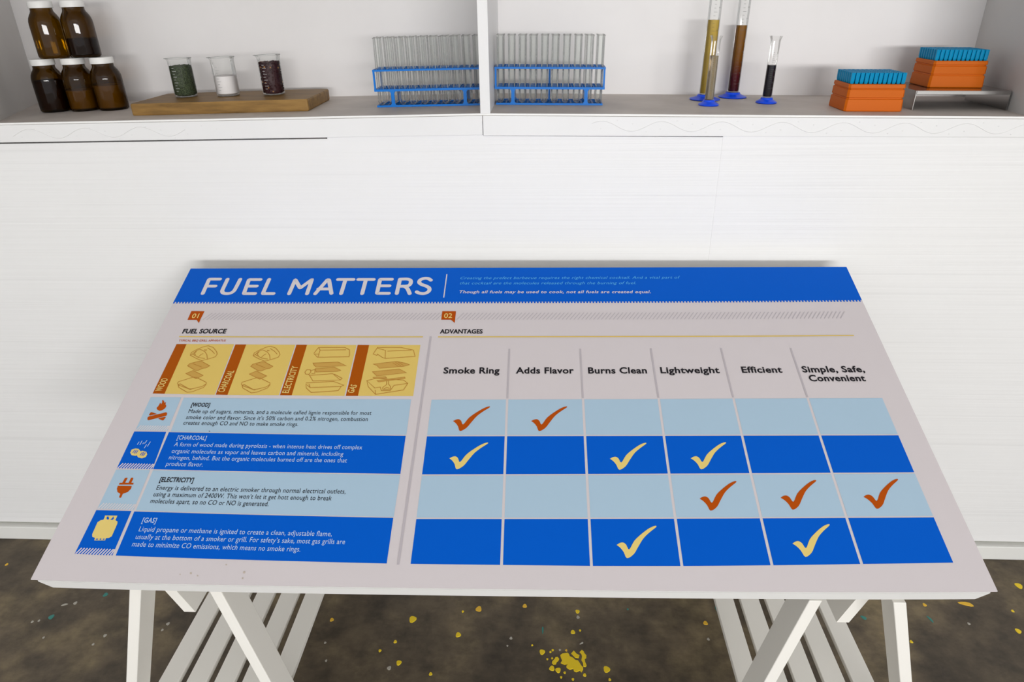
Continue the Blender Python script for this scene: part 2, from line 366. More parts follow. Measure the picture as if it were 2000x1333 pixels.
def slabuv(u0, u1, v0, v1, w0, w1, m, name, nu=48, nv=8, ch=0.0, par=None):
    mb = MB(); n1, n2 = nu+1, nv+1
    for lay, w in enumerate((w0, w1)):
        for j in range(n2):
            for i in range(n1):
                c = ch if lay == 0 else 0
                u = u0+c+(u1-u0-2*c)*i/nu; v = v0+(v1-v0)*j/nv
                mb.v.append((u, v, w+sag(u, v)))
    S = n1*n2
    for j in range(nv):
        for i in range(nu):
            a = j*n1+i; mb.f.append((a, a+n1, a+n1+1, a+1)); mb.f.append((S+a, S+a+1, S+a+n1+1, S+a+n1))
    for i in range(nu):
        mb.f.append((i, i+1, S+i+1, S+i)); a = nv*n1+i; mb.f.append((a+1, a, S+a, S+a+1))
    for j in range(nv):
        a = j*n1; mb.f.append((a+n1, a, S+a, S+a+n1)); a = j*n1+nu; mb.f.append((a, a+n1, S+a+n1, S+a))
    return mb.build(name, m, par or tb)
sheet = slabuv(-.75, .75, 0, BD, -.0022, 0, SHEET, 'printed_sheet')
slabuv(-.7455, .7455, .003, BD-.002, -.0120, -.0022, TABLE, 'backing_board')
slabuv(-.7440, .7440, .0048, BD-.004, -.0140, -.0120, GAPM, 'joint')
slabuv(-.7470, .7470, .003, BD-.002, -.036, -.0140, TABLE, 'table_top', ch=.013)

def conv(pts, s=1.0, ox=0.0, oy=0.0): return [(ox+x/s, oy+y/s) for x, y in pts]
def put(mb_pts_faces, name, m, w, label=None):
    V, F = mb_pts_faces
    mb = MB(); mb.v = [(u, v, w+sag(u, v)) for u, v in V]; mb.f = F
    o = mb.build(name, m, sheet)
    if label: o['label'] = label
    return o
def gridquad(c, nu, nv):
    # c: TL TR BR BL in uv
    V, F = [], []
    for j in range(nv+1):
        for i in range(nu+1):
            s, t = i/nu, j/nv
            V.append(tuple((c[3][k]*(1-s)+c[2][k]*s)*(1-t)+(c[0][k]*(1-s)+c[1][k]*s)*t for k in (0, 1)))
    for j in range(nv):
        for i in range(nu):
            a = j*(nu+1)+i; F.append((a, a+1, a+nu+2, a+nu+1))
    return V, F
def pquad(px4, name, m, w=.0003, nu=4, nv=3, label=None):
    return put(gridquad([pb(*p) for p in px4], nu, nv), name, m, w, label)
from mathutils.geometry import tessellate_polygon
def poly(pts_px, name, m, w=.0006, label=None, uv=None, parts=None):
    V, F = [], []
    for pp in (parts or [pts_px]):
        P = uv(pp) if uv else [pb(*p) for p in pp]
        i = len(V); V += P
        for t in tessellate_polygon([[Vector((a, b, 0)) for a, b in P]]):
            a, b, c = t
            if (P[b][0]-P[a][0])*(P[c][1]-P[a][1])-(P[b][1]-P[a][1])*(P[c][0]-P[a][0]) < 0: b, c = c, b
            F.append((i+a, i+b, i+c))
    return put((V, F), name, m, w, label)
def stroke_geo(lines, wd, V, F, closed=False, caps=True):
    """ribbons with mitred joints; round ends when caps"""
    for ln in lines:
        ln = [ln[0]]+[q for p, q in zip(ln[:-1], ln[1:]) if math.hypot(q[0]-p[0], q[1]-p[1]) > 1e-6]
        pts = [ln[0]]
        for a, b in zip(ln[:-1], ln[1:]):
            k = max(1, int(math.hypot(b[0]-a[0], b[1]-a[1])/.12)); pts += [(a[0]+(b[0]-a[0])*q/k, a[1]+(b[1]-a[1])*q/k) for q in range(1, k+1)]
        loop = len(pts) > 3 and math.hypot(pts[0][0]-pts[-1][0], pts[0][1]-pts[-1][1]) < 1e-6
        n = len(pts); base = len(V)
        for i, p in enumerate(pts):
            def dr(a, b):
                l = math.hypot(b[0]-a[0], b[1]-a[1]) or 1e-9; return ((b[0]-a[0])/l, (b[1]-a[1])/l)
            d1 = dr(pts[i-1], p) if i > 0 else (dr(pts[-2], p) if loop else dr(p, pts[1]))
            d2 = dr(p, pts[i+1]) if i < n-1 else (dr(p, pts[1]) if loop else d1)
            nx, ny = -(d1[1]+d2[1]), d1[0]+d2[0]; l = math.hypot(nx, ny) or 1e-9; nx, ny = nx/l, ny/l
            m_ = 1/max(.55, nx*-d1[1]+ny*d1[0]); h = wd/2*m_
            V += [(p[0]-nx*h, p[1]-ny*h), (p[0]+nx*h, p[1]+ny*h)]
        for q in range(n-1): F.append((base+2*q, base+2*q+2, base+2*q+3, base+2*q+1))
        if caps and not loop:
            for e, (p, o) in enumerate(((pts[0], pts[1]), (pts[-1], pts[-2]))):
                a0 = math.atan2(p[1]-o[1], p[0]-o[0]); i = len(V); V += [(p[0]+wd/2*math.cos(a0-PI/2+PI*q/8), p[1]+wd/2*math.sin(a0-PI/2+PI*q/8)) for q in range(9)]; F.append(tuple(range(i, i+9)))
def strokes(px_lines, wd, name, m, w=.0006, caps=True, label=None):
    V, F = [], []; mb = MB()
    for k, l in enumerate(px_lines):
        V, F = [], []; stroke_geo([[pb(*p) for p in l]], wd, V, F, caps=caps); i = len(mb.v)
        mb.v += [(u, v, w+k*.00003+sag(u, v)) for u, v in V]; mb.f += [tuple(i+q for q in f) for f in F]
    o = mb.build(name, m, sheet)
    if label: o['label'] = label
    return o
def bez(p0, p1, p2, n=7): return [tuple((1-t)**2*p0[k]+2*t*(1-t)*p1[k]+t*t*p2[k] for k in (0, 1)) for t in [i/n for i in range(n+1)]]

# text: the built-in font's outline, laid on the sheet between two points of its baseline
_cache = {}
def textmesh(s, bold=0.0, space=1.0):
    cu = bpy.data.curves.new('lettering', 'FONT'); cu.body = s; cu.resolution_u = 3; cu.offset = bold; cu.space_character = space; cu.fill_mode = 'BOTH'
    o = bpy.data.objects.new('lettering_tmp', cu); COL.objects.link(o)
    dg = bpy.context.evaluated_depsgraph_get(); me = bpy.data.meshes.new_from_object(o.evaluated_get(dg))
    V = [(v.co.x, v.co.y) for v in me.vertices]; F = [tuple(p.vertices) for p in me.polygons]
    bpy.data.objects.remove(o); bpy.data.curves.remove(cu); bpy.data.meshes.remove(me)
    return V, F
CAPH = None
def text(s, p0, p1, cap, m, name='lettering', bold=0.0, shear=0.0, w=.0007, space=1.0, label=None):
    """p0, p1: picture points of the baseline's ends; cap: capital height on the sheet in metres"""
    global CAPH
    if CAPH is None:
        V, F = textmesh('H'); CAPH = max(y for x, y in V)
    V, F = textmesh(s, bold, space); a, b = pb(*p0), pb(*p1)
    x0, x1 = min(x for x, y in V), max(x for x, y in V); L_ = math.hypot(b[0]-a[0], b[1]-a[1]); k = cap/CAPH
    ca, sa = (b[0]-a[0])/L_, (b[1]-a[1])/L_
    out = []
    for x, y in V:
        X = (x-x0)/(x1-x0)*L_; Y = y*k; X += Y*shear*(0.5); out.append((a[0]+X*ca-Y*sa, a[1]+X*sa+Y*ca))
    return put((out, F), name, m, w, label)

# --- header band with toothed lower edge
def along(p0, p1, k, n): return (p0[0]+(p1[0]-p0[0])*k/n, p0[1]+(p1[1]-p0[1])*k/n)
hb0, hb1 = (341.5, 590.5), (1681.5, 586.8)
ht0, ht1 = (372.6, 526.6), (1652.6, 521.2)
V0 = [(-.75, BD), (.75, BD)]
a0, a1 = pb(*hb0), pb(*hb1)
put(gridquad([(-.7495, BD-.0003), (.7495, BD-.0003), (.7495, a1[1]), (-.7495, a0[1])], 40, 2), 'header_band', BLUE, .0003)
V, F = [], []; NT = 224
for k in range(NT):
    u0 = -.7495+1.499*k/NT; u1 = u0+1.499/NT*.5; vv = a0[1]+(a1[1]-a0[1])*k/NT; i = len(V)
    V += [(u0, vv+.0002), (u1, vv+.0002), (u1, vv-.0045), (u0, vv-.0045)]; F.append((i+3, i+2, i+1, i))
put((V, F), 'toothed_edge', BLUE, .0003)
# --- title, traced letter by letter as round-ended strokes
def c1(p): return conv(p, 8.333, 380, 530)
def c2(p): return conv(p, 8.333, 640, 530)
T = [c1([(135, 366), (240, 133), (415, 133)]), c1([(232, 247), (340, 247)]),
     c1([(538, 135), (465, 290), (452, 330), (470, 358), (520, 368), (580, 362), (630, 335), (665, 290), (745, 135)]),
     c1([(1075, 140), (888, 140), (803, 368), (985, 368)]), c1([(880, 247), (1012, 247)]),
     c1([(1215, 137), (1112, 368), (1285, 368)]),
     c1([(1540, 370), (1640, 142), (1720, 278), (1912, 138), (1832, 370)]),
     c1([(1965, 370), (2165, 142)])+c2([(22, 145), (62, 365)]), c2([(-150, 293), (35, 293)]),
     c2([(170, 138), (420, 138)]), c2([(290, 145), (220, 368)]), c2([(500, 138), (750, 138)]), c2([(622, 145), (562, 368)]),
     c2([(1045, 135), (855, 135), (803, 364), (995, 364)]), c2([(862, 242), (1005, 242)]),
     c2([(1125, 366), (1178, 134)]), c2([(1178, 134), (1290, 132), (1345, 150), (1355, 185), (1335, 225), (1285, 245), (1160, 250)]), c2([(1250, 250), (1300, 290), (1335, 368)]),
     c2([(1680, 150), (1640, 125), (1580, 120), (1515, 140), (1490, 180), (1520, 215), (1600, 245), (1650, 275), (1655, 315), (1620, 350), (1560, 368), (1490, 360), (1450, 340)])]
def smooth(P, n=6):
    out = [P[0]]
    for i in range(len(P)-1):
        p0, p1, p2, p3 = P[max(i-1, 0)], P[i], P[i+1], P[min(i+2, len(P)-1)]
        for q in range(1, n+1):
            t = q/n; out.append(tuple(.5*(2*p1[k]+(p2[k]-p0[k])*t+(2*p0[k]-5*p1[k]+4*p2[k]-p3[k])*t*t+(3*p1[k]-p0[k]-3*p2[k]+p3[k])*t**3) for k in (0, 1)))
    return out
def rnd(P):
    out = [P[0]]
    for i in range(1, len(P)-1):
        a, p, b = P[i-1], P[i], P[i+1]; la, lb = math.dist(a, p), math.dist(b, p); r_ = min(1.6, la/2, lb/2)
        q0 = tuple(p[k]+(a[k]-p[k])/la*r_ for k in (0, 1)); q1 = tuple(p[k]+(b[k]-p[k])/lb*r_ for k in (0, 1))
        out += [q0]+[tuple((1-t)**2*q0[k]+2*t*(1-t)*p[k]+t*t*q1[k] for k in (0, 1)) for t in (.25, .5, .75)]+[q1]
    return out+[P[-1]]
for grp in ((0, 1), (2,), (3, 4), (5,), (6,), (7, 8), (9, 10), (11, 12), (13, 14), (15, 16, 17), (18,)):
    strokes([smooth(T[k]) if k in (2, 16, 17, 18) else rnd(T[k]) for k in grp], .0090, 'title_letter', WINK)
strokes([c2([(1940, 57), (1890, 428)])], .0024, 'header_rule', WINK)
text('Creating the prefect barbecue requires the right chemical cocktail. And a vital part of', (898, 546.3), (1326.5, 544.8), .0083, CYN, shear=.7, space=1.05)
text('that cocktail are the molecules released through the burning of fuel.', (896.8, 556.2), (1242, 555.8), .0083, CYN, shear=.7, space=1.05)
text('Though all fuels may be used to cook, not all fuels are created equal.', (895.5, 573.5), (1271, 573.3), .0086, WINK, bold=.012, shear=.5, space=1.05)
# --- badges and hatching
def cA(p): return conv(p, 8.333, 340, 600)
poly(cA([(283, 70), (497, 72), (435, 195), (405, 265), (368, 212), (220, 212)]), 'number_badge', ORG)
text('01', (373.8, 622.2), (386.6, 622.2), .0135, YEL, w=.0010, bold=.01)
poly(conv([(85, 388), (181, 388), (175, 447), (172, 470), (145, 447), (78, 447)], 3.571, 840, 500), 'number_badge', ORG)
text('02', (867, 622), (882.8, 622), .0135, YEL, w=.0010, bold=.01)
def hatch(pa, pb_, n, rise, m, name, wd=.0016, sh_=.014):
    V, F = [], []; A, B = pb(*pa), pb(*pb_)
    for k in range(n):
        t = k/(n-1); u, v = A[0]+(B[0]-A[0])*t, A[1]+(B[1]-A[1])*t
        stroke_geo([[(u, v), (u+sh_, v+rise)]], wd, V, F, caps=False)
    put((V, F), name, m, .0004)
hatch((396.5, 625), (852, 625), 62, .0205, GRY, 'hatch_strip'); hatch((892, 625), (1641.5, 622.5), 98, .0205, GRY, 'hatch_strip')
text('FUEL SOURCE', (355.6, 651.8), (440.5, 651.8), .0125, BLK, bold=.03)
text('ADVANTAGES', (859, 652), (942.5, 652), .0115, BLK, bold=.03)
strokes([[(350, 658.2), (826, 658.7)]], .0030, 'yellow_rule', PANY, caps=False); strokes([[(855.6, 658.8), (1250, 658), (1667.6, 656)]], .0030, 'yellow_rule', PANY, caps=False)
text('TYPICAL BBQ GRILL APPARATUS', (348.6, 667.9), (440.4, 667.9), .0055, REDI, bold=.01)
# --- four grill panels
def cC(p): return conv(p, 3.571, 280, 660)
pan = [([(232, 45), (302, 45), (148, 392), (65, 390)], [(302, 45), (634, 46), (498, 399), (148, 392)], 'WOOD', (112, 376), (160, 287)),
       ([(642, 48), (718, 48), (587, 400), (505, 398)], [(718, 48), (1060, 50), (945, 402), (587, 400)], 'CHARCOAL', (548, 382), (622, 232)),
       ([(1068, 50), (1142, 50), (1035, 403), (953, 402)], [(1142, 50), (1487, 52), (1402, 407), (1035, 403)], 'ELECTRICITY', (998, 388), (1067, 200)),
       ([(1495, 51), (1575, 52), (1497, 407), (1412, 407)], [(1575, 52), (1932, 52), (1882, 408), (1497, 407)], 'GAS', (1450, 390), (1478, 334))]
for st, ye, wd, ta, te in pan:
    pquad(cC(st), 'brown_strip', BRN, nu=2); pquad(cC(ye), 'yellow_panel', PANY)
    ta = (ta[0]+14, ta[1]); te = (te[0]+14, te[1])
    text(wd, cC([ta])[0], cC([te])[0], .0125, YEL, bold=.012)
def g1(p): return conv(p, 7.407, 330, 660)
def g2(p): return conv(p, 7.692, 580, 660)
def outlines(lines, wd, w=.0007):
    for l in lines: strokes([l], wd, 'grill_outline', LINE, w=w, caps=False)
def shift(ls, dx, dy, k=0): return [[(x+dx+(y-300)*k, y+dy) for x, y in l] for l in ls]
kettle = [[(310, 250), (330, 215), (420, 165), (520, 128), (570, 120), (640, 145), (690, 205), (700, 240), (670, 280), (560, 315), (475, 335), (400, 305), (310, 258), (340, 240), (400, 190), (450, 170), (520, 205), (550, 250), (555, 310)],
          [(560, 150), (620, 190), (660, 235)], [(400, 200), (370, 230), (385, 255)], [(500, 230), (460, 250), (430, 280)], [(340, 240), (430, 290), (520, 305)],
          [(125, 660), (140, 640), (350, 575), (400, 580), (540, 650), (540, 670), (480, 710), (330, 745), (290, 745), (140, 690), (125, 665)], [(135, 690), (145, 725), (265, 795), (340, 785), (500, 725), (540, 675)], [(140, 690), (160, 670), (310, 755), (330, 745)]]
plates = [[(270, 410), (300, 380), (440, 342), (480, 350), (590, 410), (540, 440), (495, 445), (420, 478), (380, 475)], [(245, 522), (350, 478), (495, 550), (395, 597)]]
for dx, dy, k in ((0, 0, 0), (910, 8, .035)):
    outlines([g1(l) for l in shift(kettle, dx, dy, k)], .0013)
    for l in shift(plates, dx, dy, k): poly(None, 'drawing_tint', TINT, w=.0005, parts=[g1(l)])
    outlines([g1(l+[l[0]]) for l in shift(plates, dx, dy, k)]+[g1(l) for l in shift([[(350, 380), (480, 430)], [(515, 175), (545, 190)], [(515, 190), (550, 175)]], dx, dy, k)], .0013)
elec = [[(255, 240), (320, 155), (340, 150), (720, 150), (790, 185), (790, 265), (780, 290), (310, 298), (260, 250), (330, 250), (350, 190), (330, 160)], [(330, 250), (320, 290)], [(350, 192), (740, 185)],
        [(190, 570), (240, 655), (650, 640), (540, 545), (190, 570), (170, 550)], [(650, 640), (680, 615), (560, 550)],
        [(135, 685), (550, 660), (705, 720), (660, 735), (200, 755), (135, 700), (140, 760), (215, 828), (620, 800), (665, 735)], [(200, 755), (180, 700)],
        [(120, 520), (150, 485), (200, 485), (210, 520), (180, 555), (130, 550), (120, 520)], [(210, 500), (270, 480), (270, 540), (220, 545)]]
elp = [[(240, 385), (620, 370), (740, 425), (290, 445), (260, 420)], [(275, 470), (560, 445), (660, 495), (600, 510), (290, 520)]]
gas = [[(1145, 250), (1210, 150), (1560, 150), (1750, 190), (1775, 285), (1330, 315), (1290, 305), (1240, 270), (1210, 250), (1200, 270), (1145, 250)], [(1210, 160), (1330, 195), (1325, 310)], [(1360, 205), (1720, 190)],
       [(1050, 650), (1180, 615), (1600, 640), (1665, 690), (1600, 790), (1180, 855), (1070, 740), (1050, 650), (1170, 760), (1250, 745), (1270, 800), (1400, 800), (1460, 720), (1660, 690)], [(1175, 790), (1180, 855)],
       [(1350, 650), (1345, 710), (1290, 750), (1290, 780), (1400, 780), (1410, 740), (1375, 700), (1380, 650)], [(1310, 770), (1350, 750), (1390, 765)]]
gap_ = [[(1145, 400), (1500, 360), (1640, 390), (1690, 410), (1600, 435), (1240, 462), (1200, 420)], [(1135, 515), (1540, 475), (1645, 530), (1200, 580)], [(1140, 600), (1330, 590), (1350, 610), (1170, 618)], [(1200, 650), (1620, 595), (1625, 615), (1230, 668)]]
outlines([g2(l) for l in elec+gas], .0013)
for l in elp+gap_: poly(None, 'drawing_tint', TINT, w=.0005, parts=[g2(l)])
outlines([g2(l+[l[0]]) for l in elp+gap_]+[g2(l) for l in ([(1440, 380), (1520, 430)], [(1480, 375), (1560, 425)], [(1520, 370), (1600, 420)])], .0012)
# --- left table: icon cells and text cells
rowsL = [([(294.6, 776.2), (354, 776.7), (327.3, 841.8), (265, 840.5)], [(359, 777.4), (803, 780.8), (793.8, 850), (333.5, 843.5)], LBLUE),
         ([(262.4, 843.5), (324.8, 844.3), (297.6, 917.0), (228.5, 915.2)], [(330, 844.8), (792.5, 852), (782, 926.3), (299, 917.3)], BLUE),
         ([(227, 918), (293.4, 918.5), (261.2, 996.5), (190.6, 994)], [(299, 919.3), (781.7, 928.4), (769, 1010.4), (265.6, 997.7)], LBLUE),
         ([(188.2, 997.2), (256.7, 999), (219.6, 1085.6), (146, 1082.6)], [(262.4, 999.7), (768.2, 1012.4), (755.3, 1101.5), (226, 1086)], BLUE)]
for ic, tc_, mm in rowsL:
    pquad(ic, 'icon_cell', mm, nu=3, nv=3); pquad(tc_, 'text_cell', mm, nu=12, nv=3)
    A, B = pb(*ic[3]), pb(*ic[2]); V, F = [], []
    L_ = B[0]-A[0]
    for k in range(13):
        u = A[0]+L_*(k+.35)/13; v = A[1]+(B[1]-A[1])*(k/13)
        stroke_geo([[(u, v), (min(u+.0055, B[0]), v+.0105)]], .0021, V, F, caps=False)
    put((V, F), 'hatch_strip', WINK, .0006)
strokes([[(841.5, 658), (777.5, 1104)]], .0042, 'centre_rule', GRY, caps=False)
HC = .0070
TX = [('[WOOD]', (373, 794.8), (408.8, 795.4), BLK, .03), ('Made up of sugars, minerals, and a molecule called lignin responsible for most', (367.5, 807.5), (725, 811.3), BLK, 0),
      ('smoke color and flavor. Since it’s 50% carbon and 0.2% nitrogen, combustion', (363, 819.3), (718, 823.3), BLK, 0), ('creates enough CO and NO to make smoke rings.', (357.5, 830.3), (582, 833.3), BLK, 0),
      ('[CHARCOAL]', (345.5, 859.3), (402, 860.2), PALE, .008), ('A form of wood made during pyrolosis - when intense heat drives off complex', (339.5, 872.5), (707, 878.6), PALE, 0),
      ('organic molecules as vapor and leaves carbon and minerals, including', (334.7, 885.6), (670, 891.6), PALE, 0), ('nitrogen, behind. But the organic molecules burned off are the ones that', (329.3, 898.2), (677, 904.3), PALE, 0), ('produce flavor.', (323.8, 910.8), (395.5, 912.3), PALE, 0),
      ('[ELECTRICITY]', (311.2, 941.8), (377, 943), BLK, .03), ('Energy is delivered to an electric smoker through normal electrical outlets,', (305, 957.5), (674.7, 965.3), BLK, 0),
      ('using a maximum of 2400W. This won’t let it get hott enough to break', (299.2, 970.4), (647.2, 978.5), BLK, 0), ('molecules apart, so no CO or NO is generated.', (293, 983.6), (524, 989.7), BLK, 0),
      ('[GAS]', (277, 1021.4), (304.2, 1022.2), PALE, .01), ('Liquid propane or methane is ignited to create a clean, adjustable flame,', (270.6, 1038.8), (647.8, 1048.5), PALE, 0),
      ('usually at the bottom of a smoker or grill. For safety’s sake, most gas grills are', (264.2, 1053.7), (673.3, 1064), PALE, 0), ('made to minimize CO emissions, which means no smoke rings.', (257.4, 1068.2), (586.2, 1078.6), PALE, 0)]
for s, p0, p1, mm, bo in TX: text(s, p0, p1, .0089, mm, bold=bo, shear=.0, space=1.04)
# icons
def cI(p): return conv(p, 19.05, 280, 780)
poly(None, 'flame_icon', ORG, parts=[cI([(500, 330), (560, 265), (600, 200), (635, 130), (665, 210), (700, 140), (705, 60), (730, 35), (770, 80), (800, 150), (850, 110), (825, 210), (855, 240), (850, 300), (790, 370), (700, 425), (610, 445), (530, 410), (500, 365)])])
poly(None, 'log_icon', ORG, parts=[cI([(155, 700), (200, 655), (840, 500), (885, 515), (880, 600), (850, 630), (200, 795), (155, 775)]), cI([(210, 590), (280, 495), (320, 495), (500, 555), (500, 565), (240, 620)]), cI([(550, 735), (620, 705), (810, 665), (840, 685), (760, 790), (710, 800)])])
def cD(p): return conv(p, 4.04, 130, 770)
poly(None, 'coal_icon', YEL, parts=[cD([(503, 465), (515, 440), (545, 432), (570, 435), (585, 455), (575, 478), (545, 490), (515, 485)]), cD([(555, 485), (570, 460), (600, 450), (630, 458), (638, 478), (625, 500), (595, 510), (565, 502)])])
strokes([cD(l) for l in ([(525, 465), (540, 445)], [(538, 470), (552, 445)], [(550, 470), (564, 450)], [(582, 485), (598, 465)], [(596, 490), (610, 462)], [(608, 488), (622, 468)])], .0014, 'coal_mark', BLUE, w=.0009)
strokes([cD(l) for l in ([(560, 400), (573, 380)], [(580, 402), (597, 372)], [(603, 395), (612, 385)], [(618, 392), (636, 368)], [(615, 428), (632, 402)], [(640, 415), (662, 380)])], .0012, 'spark_lines', PALE)
poly(None, 'plug_icon', ORG, parts=[cD([(413, 717), (420, 703), (440, 703), (462, 665), (480, 662), (482, 668), (463, 703), (490, 703), (510, 663), (525, 662), (528, 670), (512, 703), (530, 703), (527, 717)]), cD([(405, 727), (515, 728), (510, 750), (485, 775), (445, 790), (432, 820), (420, 822), (415, 815), (425, 790), (402, 775), (398, 750)])])
poly(None, 'tank_icon', YEL, parts=[cD([(305, 961), (402, 962), (397, 975), (386, 998), (403, 1008), (402, 1025), (358, 1125), (335, 1138), (312, 1140), (305, 1158), (220, 1158), (225, 1137), (205, 1130), (203, 1110), (245, 1015), (270, 998), (292, 995), (302, 975)])])
poly(None, 'tank_valve', BLUE, w=.0010, parts=[cD([(318, 990), (318, 975), (330, 968), (338, 985), (330, 996)]), cD([(345, 993), (360, 985), (372, 968), (375, 985), (365, 997)]), cD([(232, 1153), (236, 1145), (250, 1145), (247, 1153)]), cD([(262, 1153), (265, 1145), (277, 1145), (274, 1153)]), cD([(288, 1153), (291, 1145), (303, 1145), (300, 1153)])])
# --- right grid
ct = [(843.0, 781.6), (990.6, 781.2), (1138.8, 780.6), (1286.6, 780.0), (1432.6, 779.2), (1577.6, 778.6), (1723.0, 778.2)]
cb = [(802.0, 1102.2), (979.6, 1104.3), (1155.2, 1106.2), (1331.8, 1106.4), (1507.8, 1105.0), (1683.0, 1102.4), (1861.7, 1099.8)]
CT = [pb(*p) for p in ct]; CB = [pb(*p) for p in cb]
rows_v = []
for i in range(7):                       # rows: picture heights at each column line
    tx, bx = ct[i], cb[i]
    def rowp(y, tx=tx, bx=bx): t = (y-tx[1])/(bx[1]-tx[1]); return pb(tx[0]+(bx[0]-tx[0])*t, y)
    s = i/6
    ys = [tx[1], 851.9-2.0*s, 928.6-4.2*s+2.2*(s*(1-s)), 1013.2-3.2*s+4*(s*(1-s)), bx[1]]
    rows_v.append([rowp(y) for y in ys])
g_, gr = .0023, .00135
for j in range(4):
    for i in range(6):
        tl, tr_, br, bl = rows_v[i][j], rows_v[i+1][j], rows_v[i+1][j+1], rows_v[i][j+1]
        l = 0 if i == 0 else g_; rr = 0 if i == 5 else g_; t = 0 if j == 0 else gr; bb_ = 0 if j == 3 else gr
        put(gridquad([(tl[0]+l, tl[1]-t), (tr_[0]-rr, tr_[1]-t), (br[0]-rr, br[1]+bb_), (bl[0]+l, bl[1]+bb_)], 3, 2), 'grid_cell', (LBLUE, BLUE)[j % 2], .0003)
for a, b in (((994.9, 682), (991, 779)), ((1133.3, 682), (1138.3, 778.5)), ((1271, 681.2), (1286, 778)), ((1408, 680.3), (1432, 777)), ((1544, 680.3), (1577, 776.5))):
    strokes([[a, b]], .0034, 'column_rule', GRY, caps=False)
for s, p0, p1 in (('Smoke Ring', (865.8, 730.2), (975.5, 730.2)), ('Adds Flavor', (1007.4, 730.2), (1121, 730.2)), ('Burns Clean', (1149, 730.2), (1264, 730)), ('Lightweight', (1290.5, 729.7), (1406, 729.4)),
                  ('Efficient', (1449.6, 728.7), (1528.6, 728.5)), ('Simple, Safe,', (1568, 728), (1690, 727.5)), ('Convenient', (1581.6, 745.4), (1691.6, 745.2))):
    text(s, p0, p1, .0150, BLK, 'column_heading', bold=.026, space=1.05)
chk = conv([(100, 175), (125, 163), (148, 161), (165, 174), (180, 202), (225, 150), (280, 110), (340, 75), (383, 60), (390, 67), (340, 98), (290, 135), (245, 185), (205, 230), (155, 254), (140, 218), (122, 192)], 4.04, 860, 780)
C0 = pb(898.4, 842.9); CK = [(p[0]-C0[0], p[1]-C0[1]) for p in [pb(*q) for q in smooth(chk+[chk[0]], 3)[:-1]]]
for tip, mm in (((898.4, 842.9), ORG), ((1053, 843), ORG), ((892, 917.6), YEL), ((1209.5, 918.6), YEL), ((1369.4, 917.7), YEL), ((1388, 998.6), ORG), ((1548.3, 996.7), ORG), ((1712.6, 995), ORG), ((1224.6, 1091.4), YEL), ((1573, 1088.8), YEL)):
    c = pb(*tip); poly(None, 'check_mark', mm, parts=[[0]], uv=lambda _, c=c: [(c[0]+x, c[1]+y) for x, y in CK])

for px, py, r_ in ((373, 1120.7, 2.2), (386, 1125.6, 1.5), (477, 1119, 2.4), (474, 1130.6, 1.8), (442, 1104, 1.5), (352, 1123, 1.2)):
    poly([(px+r_*math.cos(a*PI/4), py+r_*(.9+.2*(a % 2))*math.sin(a*PI/4)) for a in range(8)], 'stain', STAIN)
poly([(407.5, 843), (409, 842), (411, 843), (409.5, 844)], 'black_speck', BLK)
# ================================================================ trestles
def trestle(name, label, post, brace, stub, slats):
    """post, brace: ((x, z) high, (x, z) low) of front leg centre lines at the front plane"""
    YF = -.735
    ax = (post[0][0]+brace[0][0])/2
    t = thing(name, label, 'trestle', (ax, -.39, 0))
    o = (ax, -.39, 0)
    def R_(p): return (p[0]-o[0], p[1]-o[1], p[2])
    def line(pp, z): (xa, za), (xb, zb) = pp; return xa+(xb-xa)*(z-za)/(zb-za)
    for pp in (post, brace):
        for (ya, yb) in ((YF, YF+.055), (-.115, -.06)):
            zt = BO.z + (ya-BO.y)*math.tan(TILT) - .071
            zt = min(zt, .80)
            w = .0205
            xt, xb = line(pp, zt), line(pp, 0)
            MB().hexa([R_((xb-w/2, ya, 0)), R_((xb+w/2, ya, 0)), R_((xb+w/2, yb, 0)), R_((xb-w/2, yb, 0))], [R_((xt-w/2, ya, zt)), R_((xt+w/2, ya, zt)), R_((xt+w/2, yb, zt)), R_((xt-w/2, yb, zt))]).build('leg', TRES, t, bevel=.0015)
    # tilted top rail that carries the table top
    zf = BO.z + (YF-BO.y)*math.tan(TILT) - .057; zb = BO.z + (-.06-BO.y)*math.tan(TILT) - .057
    xa, xb = line(post, .6)+.012, line(brace, .6)-.012
    MB().hexa([R_((xa, YF+.01, zf-.012)), R_((xb, YF+.01, zf-.012)), R_((xb, -.07, zb-.016)), R_((xa, -.07, zb-.016))], [R_((xa, YF+.01, zf)), R_((xb, YF+.01, zf)), R_((xb, -.07, zb)), R_((xa, -.07, zb))]).build('top_rail', TRES, t)
    # slatted shelf
    zs = .25
    for (x0, x1) in slats:
        MB().box(x0-o[0], -.72-o[1], zs-.012, x1-o[0], -.075-o[1], zs).build('slat', TRES, t, bevel=.0012)
    for y in (-.70, -.10):
        MB().box(line(post, zs)-o[0]+(.012 if post[0][0] < brace[0][0] else -.012), y-.01-o[1], zs-.05, line(brace, zs)-o[0], y+.01-o[1], zs-.0125).build('cross_bar', TRES, t)
    (sa, sb) = stub
    w = .0215; ya, yb = -.665, -.600
    MB().hexa([R_((sb[0]-w/2, ya, sb[1])), R_((sb[0]+w/2, ya, sb[1])), R_((sb[0]+w/2, yb, sb[1])), R_((sb[0]-w/2, yb, sb[1]))], [R_((sa[0]-w/2, ya, sa[1])), R_((sa[0]+w/2, ya, sa[1])), R_((sa[0]+w/2, yb, sa[1])), R_((sa[0]-w/2, yb, sa[1]))]).build('angle_brace', TRES, t)
    return t
def xz(px, py, Y): p = atY(px, py, Y); return (p.x, p.z)
YF = -.735
def ext(a, b, z): t = (z-a[1])/(b[1]-a[1]); return (a[0]+(b[0]-a[0])*t, z)
s1a, s1b = xz(335, 1156.5, -.665), xz(371, 1196, -.665)
s2a, s2b = xz(1679.5, 1177, -.665), xz(1646, 1216.3, -.665)
